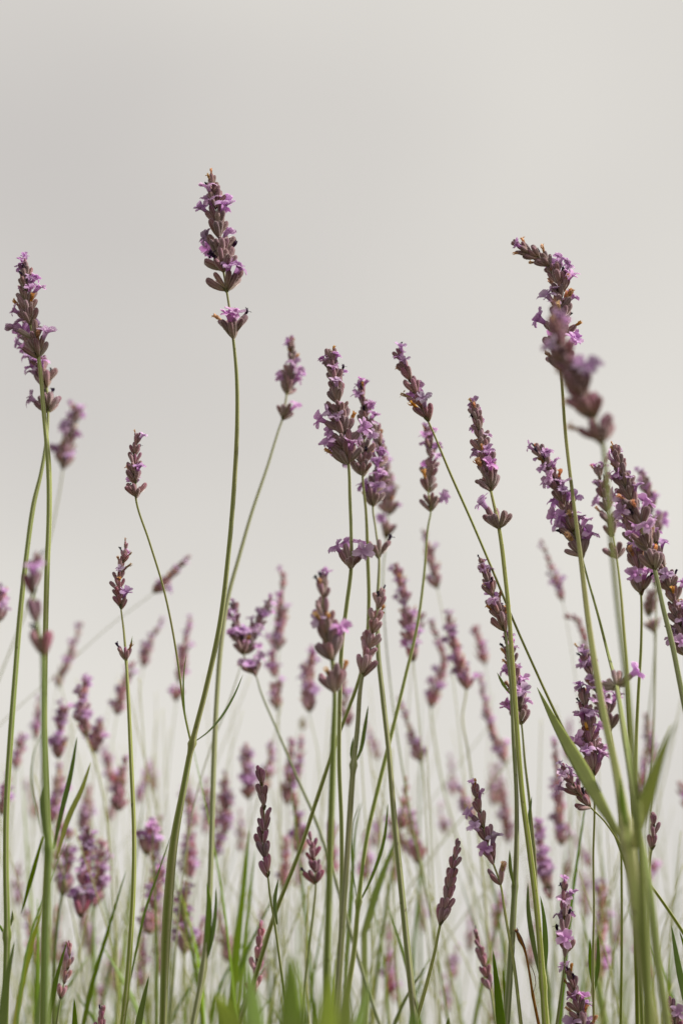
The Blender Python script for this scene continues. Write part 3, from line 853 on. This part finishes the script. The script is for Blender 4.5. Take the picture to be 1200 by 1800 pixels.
lavender('small pair of lavender buds behind the thick right stalk',
    [(1146, 1438), (1149, 1462), (1146, 1485), (1142, 1510, 4), (1138, 1600, 5), (1134, 1800, 6)], 1488, d=1.06, bs=22, n=3, f=.0, wf=0, slope=0, group=G1, tint=(1.1, .85, 1.05), tilt=.4)
lavender('tip of a lavender spike poking above the bottom edge, left',
    [(181, 1772), (179, 1795), (177, 1830, 5), (176, 1880, 5)], 1828, d=1.05, bs=22, n=4, f=.0, wf=0, slope=0, group=G1, tint=(1.15, .88, 1.05), tilt=.45)
lavender('sparse pinkish lavender buds beside the left edge stalks near the bottom',
    [(119, 1658), (123, 1680), (117, 1712), (107, 1755, 4), (100, 1800, 5)], 1752, d=1.08, bs=20, n=4, f=.0, wf=.05, slope=0, group=G1, tint=(1.4, 1.05, 1.1), tilt=.42, gap=1.05)

# ------------------------------------------------------------------ blurred lavender farther back
G2 = 'blurred lavender spikes in the background'
def back(label, tip, base, d0, foot, lone=(), n=7, f=.3, mid=None, w=None, bs=None, via=(), tint=(1, 1, 1)):
    d = 1 + (d0 - 1) * 1.25
    bs = bs or 29 / d0
    w = (w * .75) if w else 2.6 / d
    path = [tip] + ([mid] if mid else []) + [base] + list(via) + [(foot, 1810)]
    path = [tuple(p[:2]) for p in path]
    k = len(path)
    path[-1] = (*path[-1], w * 1.5)
    path[1 + (1 if mid else 0)] = (*path[1 + (1 if mid else 0)], w)
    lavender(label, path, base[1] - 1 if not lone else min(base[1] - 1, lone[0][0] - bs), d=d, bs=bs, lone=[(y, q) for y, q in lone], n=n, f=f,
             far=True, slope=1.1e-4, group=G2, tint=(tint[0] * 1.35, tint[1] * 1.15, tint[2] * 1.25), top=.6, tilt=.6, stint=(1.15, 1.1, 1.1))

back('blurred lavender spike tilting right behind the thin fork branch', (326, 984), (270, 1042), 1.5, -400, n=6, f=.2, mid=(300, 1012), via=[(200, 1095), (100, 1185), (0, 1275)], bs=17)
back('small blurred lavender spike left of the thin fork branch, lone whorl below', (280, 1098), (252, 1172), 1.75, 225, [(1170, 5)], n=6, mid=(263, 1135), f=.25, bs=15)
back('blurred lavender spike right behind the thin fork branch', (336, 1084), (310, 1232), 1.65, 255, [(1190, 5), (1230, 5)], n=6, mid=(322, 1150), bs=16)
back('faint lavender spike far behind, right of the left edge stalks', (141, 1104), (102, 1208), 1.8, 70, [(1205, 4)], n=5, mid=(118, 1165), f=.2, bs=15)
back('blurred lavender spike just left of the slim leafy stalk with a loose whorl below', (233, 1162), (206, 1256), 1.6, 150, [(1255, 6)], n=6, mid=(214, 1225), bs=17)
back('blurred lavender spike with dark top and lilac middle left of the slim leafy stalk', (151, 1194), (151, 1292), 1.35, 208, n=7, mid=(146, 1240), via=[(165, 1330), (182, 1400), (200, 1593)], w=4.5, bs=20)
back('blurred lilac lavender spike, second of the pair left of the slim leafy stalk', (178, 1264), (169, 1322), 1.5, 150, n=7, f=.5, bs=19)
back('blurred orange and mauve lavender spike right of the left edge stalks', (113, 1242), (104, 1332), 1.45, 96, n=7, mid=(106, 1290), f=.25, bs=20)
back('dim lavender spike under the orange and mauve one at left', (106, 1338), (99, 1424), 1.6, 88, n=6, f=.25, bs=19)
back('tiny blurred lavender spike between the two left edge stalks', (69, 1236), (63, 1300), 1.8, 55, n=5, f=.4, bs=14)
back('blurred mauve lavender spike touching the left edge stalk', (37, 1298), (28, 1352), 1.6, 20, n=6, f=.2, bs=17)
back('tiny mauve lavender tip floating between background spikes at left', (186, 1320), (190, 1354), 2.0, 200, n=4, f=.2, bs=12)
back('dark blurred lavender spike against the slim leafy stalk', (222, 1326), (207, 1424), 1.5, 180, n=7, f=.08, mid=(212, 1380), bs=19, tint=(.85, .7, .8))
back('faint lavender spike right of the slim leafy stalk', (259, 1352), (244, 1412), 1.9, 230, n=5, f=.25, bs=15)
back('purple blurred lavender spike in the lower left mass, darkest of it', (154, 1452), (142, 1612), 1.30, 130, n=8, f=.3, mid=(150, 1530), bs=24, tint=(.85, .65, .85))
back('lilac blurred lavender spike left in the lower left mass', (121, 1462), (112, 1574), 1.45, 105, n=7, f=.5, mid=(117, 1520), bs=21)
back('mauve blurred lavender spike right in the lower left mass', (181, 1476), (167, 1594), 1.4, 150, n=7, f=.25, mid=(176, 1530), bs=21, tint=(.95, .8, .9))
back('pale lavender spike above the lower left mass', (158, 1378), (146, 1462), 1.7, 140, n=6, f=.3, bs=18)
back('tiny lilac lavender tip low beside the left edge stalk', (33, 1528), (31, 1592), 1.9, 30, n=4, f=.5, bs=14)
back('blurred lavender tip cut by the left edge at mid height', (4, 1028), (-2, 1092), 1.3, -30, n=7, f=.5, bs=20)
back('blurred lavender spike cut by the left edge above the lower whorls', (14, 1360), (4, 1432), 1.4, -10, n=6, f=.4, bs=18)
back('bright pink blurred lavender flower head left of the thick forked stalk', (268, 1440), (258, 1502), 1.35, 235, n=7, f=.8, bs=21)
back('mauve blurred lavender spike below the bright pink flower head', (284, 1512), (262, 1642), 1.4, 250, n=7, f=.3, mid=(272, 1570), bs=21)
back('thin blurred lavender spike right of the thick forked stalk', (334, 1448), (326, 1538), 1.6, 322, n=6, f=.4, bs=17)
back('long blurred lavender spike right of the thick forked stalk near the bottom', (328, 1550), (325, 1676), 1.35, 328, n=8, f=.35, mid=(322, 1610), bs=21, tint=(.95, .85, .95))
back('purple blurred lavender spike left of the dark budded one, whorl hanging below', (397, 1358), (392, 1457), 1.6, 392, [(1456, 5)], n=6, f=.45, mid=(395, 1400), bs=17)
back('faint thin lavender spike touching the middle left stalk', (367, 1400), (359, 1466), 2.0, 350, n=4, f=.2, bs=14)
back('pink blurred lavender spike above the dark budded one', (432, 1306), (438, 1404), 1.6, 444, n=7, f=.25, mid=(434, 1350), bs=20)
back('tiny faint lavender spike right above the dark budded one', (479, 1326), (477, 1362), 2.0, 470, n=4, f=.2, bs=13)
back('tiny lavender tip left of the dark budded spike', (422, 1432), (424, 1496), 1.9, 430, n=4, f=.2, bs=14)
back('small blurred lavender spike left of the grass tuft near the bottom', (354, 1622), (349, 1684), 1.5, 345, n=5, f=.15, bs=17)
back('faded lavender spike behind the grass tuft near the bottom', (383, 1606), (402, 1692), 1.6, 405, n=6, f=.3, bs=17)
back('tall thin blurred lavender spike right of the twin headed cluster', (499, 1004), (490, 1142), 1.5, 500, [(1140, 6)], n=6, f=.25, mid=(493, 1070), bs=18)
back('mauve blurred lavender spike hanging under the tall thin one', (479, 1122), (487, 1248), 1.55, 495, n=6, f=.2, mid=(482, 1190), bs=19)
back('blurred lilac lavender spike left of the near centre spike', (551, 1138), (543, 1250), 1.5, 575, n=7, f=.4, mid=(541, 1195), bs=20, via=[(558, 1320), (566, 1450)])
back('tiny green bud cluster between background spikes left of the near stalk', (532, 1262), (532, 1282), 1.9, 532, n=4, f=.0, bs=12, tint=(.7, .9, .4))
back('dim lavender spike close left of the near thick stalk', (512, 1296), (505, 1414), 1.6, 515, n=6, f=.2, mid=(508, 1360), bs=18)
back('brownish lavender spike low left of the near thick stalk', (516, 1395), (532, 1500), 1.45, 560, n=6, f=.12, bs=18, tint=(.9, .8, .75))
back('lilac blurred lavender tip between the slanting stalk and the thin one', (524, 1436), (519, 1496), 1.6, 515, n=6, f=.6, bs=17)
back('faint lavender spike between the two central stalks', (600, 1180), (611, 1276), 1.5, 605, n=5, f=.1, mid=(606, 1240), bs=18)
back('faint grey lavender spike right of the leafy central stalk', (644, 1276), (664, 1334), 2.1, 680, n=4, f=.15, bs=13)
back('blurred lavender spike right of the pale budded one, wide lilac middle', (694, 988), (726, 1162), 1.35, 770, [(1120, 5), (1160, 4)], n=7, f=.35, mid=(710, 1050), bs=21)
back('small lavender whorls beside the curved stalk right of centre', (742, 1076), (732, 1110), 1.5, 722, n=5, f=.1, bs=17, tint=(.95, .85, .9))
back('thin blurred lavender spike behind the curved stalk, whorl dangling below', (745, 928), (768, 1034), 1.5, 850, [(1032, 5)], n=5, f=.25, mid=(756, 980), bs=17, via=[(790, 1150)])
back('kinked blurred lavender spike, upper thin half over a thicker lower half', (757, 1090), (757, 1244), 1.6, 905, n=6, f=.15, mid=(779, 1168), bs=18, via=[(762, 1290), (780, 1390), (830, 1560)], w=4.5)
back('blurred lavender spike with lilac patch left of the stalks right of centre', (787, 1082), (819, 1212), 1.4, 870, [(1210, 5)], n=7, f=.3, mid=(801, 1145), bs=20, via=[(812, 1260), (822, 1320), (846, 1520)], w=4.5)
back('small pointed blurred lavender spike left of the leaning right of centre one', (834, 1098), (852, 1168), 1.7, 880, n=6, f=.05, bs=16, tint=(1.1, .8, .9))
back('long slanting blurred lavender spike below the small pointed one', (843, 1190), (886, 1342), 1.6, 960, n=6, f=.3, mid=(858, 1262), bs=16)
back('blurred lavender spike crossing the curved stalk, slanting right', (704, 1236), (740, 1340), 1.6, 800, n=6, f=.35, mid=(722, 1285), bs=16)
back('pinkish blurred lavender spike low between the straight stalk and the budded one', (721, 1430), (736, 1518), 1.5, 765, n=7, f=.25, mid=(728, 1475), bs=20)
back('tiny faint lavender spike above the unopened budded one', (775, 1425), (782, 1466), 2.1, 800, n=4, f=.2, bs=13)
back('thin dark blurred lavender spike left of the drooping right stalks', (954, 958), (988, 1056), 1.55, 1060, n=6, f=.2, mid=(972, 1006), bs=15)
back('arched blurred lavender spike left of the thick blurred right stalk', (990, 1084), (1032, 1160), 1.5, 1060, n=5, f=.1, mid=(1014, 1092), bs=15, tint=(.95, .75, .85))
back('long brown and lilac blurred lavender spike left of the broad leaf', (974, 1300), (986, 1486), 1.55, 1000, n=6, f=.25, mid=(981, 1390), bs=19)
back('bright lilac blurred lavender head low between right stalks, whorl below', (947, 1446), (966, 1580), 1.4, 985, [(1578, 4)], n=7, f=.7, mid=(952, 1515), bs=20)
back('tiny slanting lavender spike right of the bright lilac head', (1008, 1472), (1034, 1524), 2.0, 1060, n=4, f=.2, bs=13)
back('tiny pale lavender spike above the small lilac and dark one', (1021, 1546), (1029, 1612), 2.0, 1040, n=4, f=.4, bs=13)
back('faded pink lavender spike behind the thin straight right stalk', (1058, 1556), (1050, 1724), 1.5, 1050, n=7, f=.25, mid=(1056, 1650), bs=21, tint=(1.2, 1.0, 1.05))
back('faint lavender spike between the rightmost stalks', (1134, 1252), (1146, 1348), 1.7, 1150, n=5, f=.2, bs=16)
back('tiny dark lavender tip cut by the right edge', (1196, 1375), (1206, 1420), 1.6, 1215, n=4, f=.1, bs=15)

q = random.Random(41)
ORD = ('first second third fourth fifth sixth seventh eighth ninth tenth eleventh twelfth thirteenth fourteenth fifteenth sixteenth seventeenth eighteenth nineteenth '
       'twentieth twenty-first twenty-second twenty-third twenty-fourth twenty-fifth twenty-sixth twenty-seventh twenty-eighth twenty-ninth thirtieth').split()
xs = sorted(q.uniform(10, 1190) for _ in range(30))
for k, x in enumerate(xs):
    y = 1800 - 60 - abs(q.gauss(0, 1)) * 230
    if y < 1180: y = q.uniform(1250, 1600)
    ln = q.uniform(35, 75)
    lean = q.gauss(0, 8)
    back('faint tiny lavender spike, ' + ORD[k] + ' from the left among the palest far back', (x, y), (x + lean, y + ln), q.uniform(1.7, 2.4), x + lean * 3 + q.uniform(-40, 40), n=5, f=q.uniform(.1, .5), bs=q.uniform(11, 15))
xs = sorted([q.uniform(20, 330) for _ in range(11)] + [q.uniform(330, 1180) for _ in range(17)])
for k, x in enumerate(xs):
    y = q.uniform(1290, 1660)
    ln = q.uniform(55, 110)
    lean = q.gauss(0, 14)
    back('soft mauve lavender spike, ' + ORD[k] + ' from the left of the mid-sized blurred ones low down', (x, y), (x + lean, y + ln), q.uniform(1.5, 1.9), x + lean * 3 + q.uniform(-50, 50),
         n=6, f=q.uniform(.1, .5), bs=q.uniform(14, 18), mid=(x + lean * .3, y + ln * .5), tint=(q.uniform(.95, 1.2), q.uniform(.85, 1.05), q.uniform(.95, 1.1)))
# ------------------------------------------------------------------ single leaves and blades
def blade(label, pts, d, w, turn=.2, tint=(1, 1, 1), group='leaves along the bottom edge'):
    pts = list(pts)
    lowest = place(pts[0][0], pts[0][1], d)
    base = Vector((lowest.x, lowest.y, 0.0))
    root = link('lavender_leaf', None, None, base)
    root['label'] = label; root['category'] = 'leaf'; root['group'] = group
    # petiole down to the soil
    P = catmull(fill([(p[0], p[1]) for p in pts], w, d, 0), 8)
    pos = [place(p[0], p[1], p[3]) for p in P]
    n = len(pos)
    down = [Vector((lowest.x, lowest.y, lowest.z * k / 6)) for k in range(6)]
    H = px2m(w, d) * .5
    half = [H * (.30 + .55 * (k / 6) ** 2) for k in range(6)]
    for i in range(n):
        t = i / (n - 1)
        half.append(H * (.85 + .15 * math.sin(math.pi * min(1, t * 2) * .5)) * (max(0.0, 1 - max(0, t - .30) / .70) ** .65 * .97 + .03))
    mb = MB()
    sweep(mb, down + pos, half, BLADE, turn, .7, [0.0] * 6 + [i / (n - 1) for i in range(n)], rnd=rng.random())
    mb.v = [tuple(Vector(v) - base) for v in mb.v]
    link('blade', mb.mesh('blade', [M_LEAF]), root, color=tint)
    return root

BR = (1.8, 1.6, 2.1)
blade('near blurred bright leaf, leftmost at the bottom edge', [(425, 1850), (402, 1795), (374, 1744)], .60, 50, .3, BR)
blade('near blurred bright leaf, second from the left at the bottom edge', [(452, 1850), (446, 1780), (434, 1700)], .60, 42, .4, BR)
blade('widest near blurred bright leaf at the bottom edge', [(513, 1850), (513, 1780), (511, 1680)], .58, 50, .1, BR)
blade('near blurred bright leaf in front of the stalk bundle', [(570, 1850), (575, 1790), (580, 1712)], .58, 44, .3, BR)
blade('near blurred leaf right of the stalk bundle, pale tip', [(602, 1850), (606, 1800), (614, 1722)], .60, 40, .6, BR)
blade('near blurred leaf right of the bundle curving right', [(614, 1850), (632, 1795), (650, 1728)], .64, 24, .5, BR)
blade('small near leaf tip at the bottom edge below the budded spike', [(735, 1840), (730, 1800), (724, 1772)], .58, 20, .5, (1.0, 1.1, .9))
blade('small leaf at the bottom edge right of the straight stalk', [(786, 1840), (787, 1800), (788, 1788)], .9, 12, .3)
blade('dark green leaf between the lower right stalks', [(884, 1840), (876, 1760), (866, 1672)], .95, 17, .2, (.85, .95, .8))
blade('short dark leaf behind the dark green one, lower right', [(892, 1830), (888, 1760), (883, 1702)], 1.05, 10, .4)
blade('broad leaf blade by the bottom edge left of the forked stalk', [(238, 1830), (250, 1770), (262, 1716)], .97, 13, .2, (.95, 1, .9))
blade('sharp leaf blade near the right edge at the bottom', [(1204, 1760), (1190, 1690), (1179, 1626)], .98, 12, .2)
blade('thin leaf running off the right edge near the bottom', [(1216, 1720), (1204, 1670), (1193, 1636)], 1.0, 9, .4)
blade('blurred tall grass blade left of the dark budded spike, left one', [(404, 1820), (415, 1680), (428, 1560), (438, 1458)], 1.3, 15, .2, (1.5, 1.35, 1.3))
blade('blurred tall grass blade left of the dark budded spike, right one', [(414, 1820), (428, 1680), (440, 1570), (449, 1490)], 1.34, 10, .5, (1.5, 1.35, 1.3))
blade('pale grass blade slanting right in the lower left corner', [(22, 1830), (40, 1730), (62, 1640), (86, 1560)], 1.2, 12, .4, (1.9, 1.6, 2.0))
blade('green grass blade hugging the left edge at the bottom', [(4, 1830), (10, 1740), (26, 1655)], .9, 16, .3)
blade('green blade right of the lower left mass, leaning right', [(142, 1830), (160, 1740), (186, 1650), (222, 1530)], 1.2, 10, .5, (1.1, 1.1, 1.1))
blade('short green blade at the bottom left between stalks', [(132, 1830), (132, 1790), (131, 1755)], .95, 12, .3, (.8, .9, .7))
blade('dark leaf beside the sparse pinkish buds', [(88, 1780), (100, 1720), (118, 1655)], .95, 10, .4, (.75, .85, .7))
blade('pale leaf behind the central stalk bundle leaning right', [(640, 1640), (664, 1560), (690, 1490), (704, 1455)], 1.3, 14, .2, (1.4, 1.3, 1.5))
blade('thin leaf behind the central stalk bundle', [(608, 1700), (618, 1560), (626, 1450), (636, 1408)], 1.25, 9, .4, (1.2, 1.15, 1.2))

# ------------------------------------------------------------------ the uncountable stalks and leaves farther back
q = random.Random(99)
mb = MB()
for k in range(400):
    d = q.uniform(1.35, 3.2) if k < 200 else q.uniform(1.15, 1.6)
    x0 = q.uniform(-60, 1260)
    top = 1800 - abs(q.gauss(0, 1)) * 190 - (40 if d < 2 else 0)
    if 650 < x0 < 950 and q.random() < .2: continue
    lean = q.gauss(0, 55)
    if k >= 260: lean = q.gauss(0, 130); top = q.uniform(1180, 1600); d = q.uniform(1.3, 2.4)
    pts = [(x0 + lean, top), (x0 + lean * .35 + q.uniform(-8, 8), (top + 1850) / 2), (x0, 1850)]
    is_leaf = q.random() < .55 and k < 260
    wpx = (q.uniform(7, 14) if is_leaf else q.uniform(3, 5)) / d
    P = catmull([(p[0], p[1], wpx, d) for p in pts], 22)
    pos = [place(p[0], p[1], p[3]) for p in P]
    n = len(pos)
    half = []
    for i in range(n):
        t = 1 - i / (n - 1)
        half.append(px2m(wpx, d) * .5 * (max(.05, 1 - max(0, t - .3) / .7) ** .7 if is_leaf else (.55 + .45 * (1 - t))))
    p = pos[-1]
    pos.append(Vector((p.x, p.y, 0))); half.append(half[-1] * .6)
    rn = q.random()
    sweep(mb, pos, half, BLADE if is_leaf else SQUARE8, q.uniform(-.8, .8), 1.0, [min(1, .4 + .6 * i / n) for i in range(n + 1)] if not is_leaf else [1 - i / n for i in range(n + 1)], 1 if is_leaf else 0, rn)
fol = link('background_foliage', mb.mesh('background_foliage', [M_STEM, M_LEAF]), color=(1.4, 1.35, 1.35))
fol['label'] = 'blurred tangle of thin green stalks and leaves low in the background'
fol['category'] = 'foliage'
fol['kind'] = 'stuff'
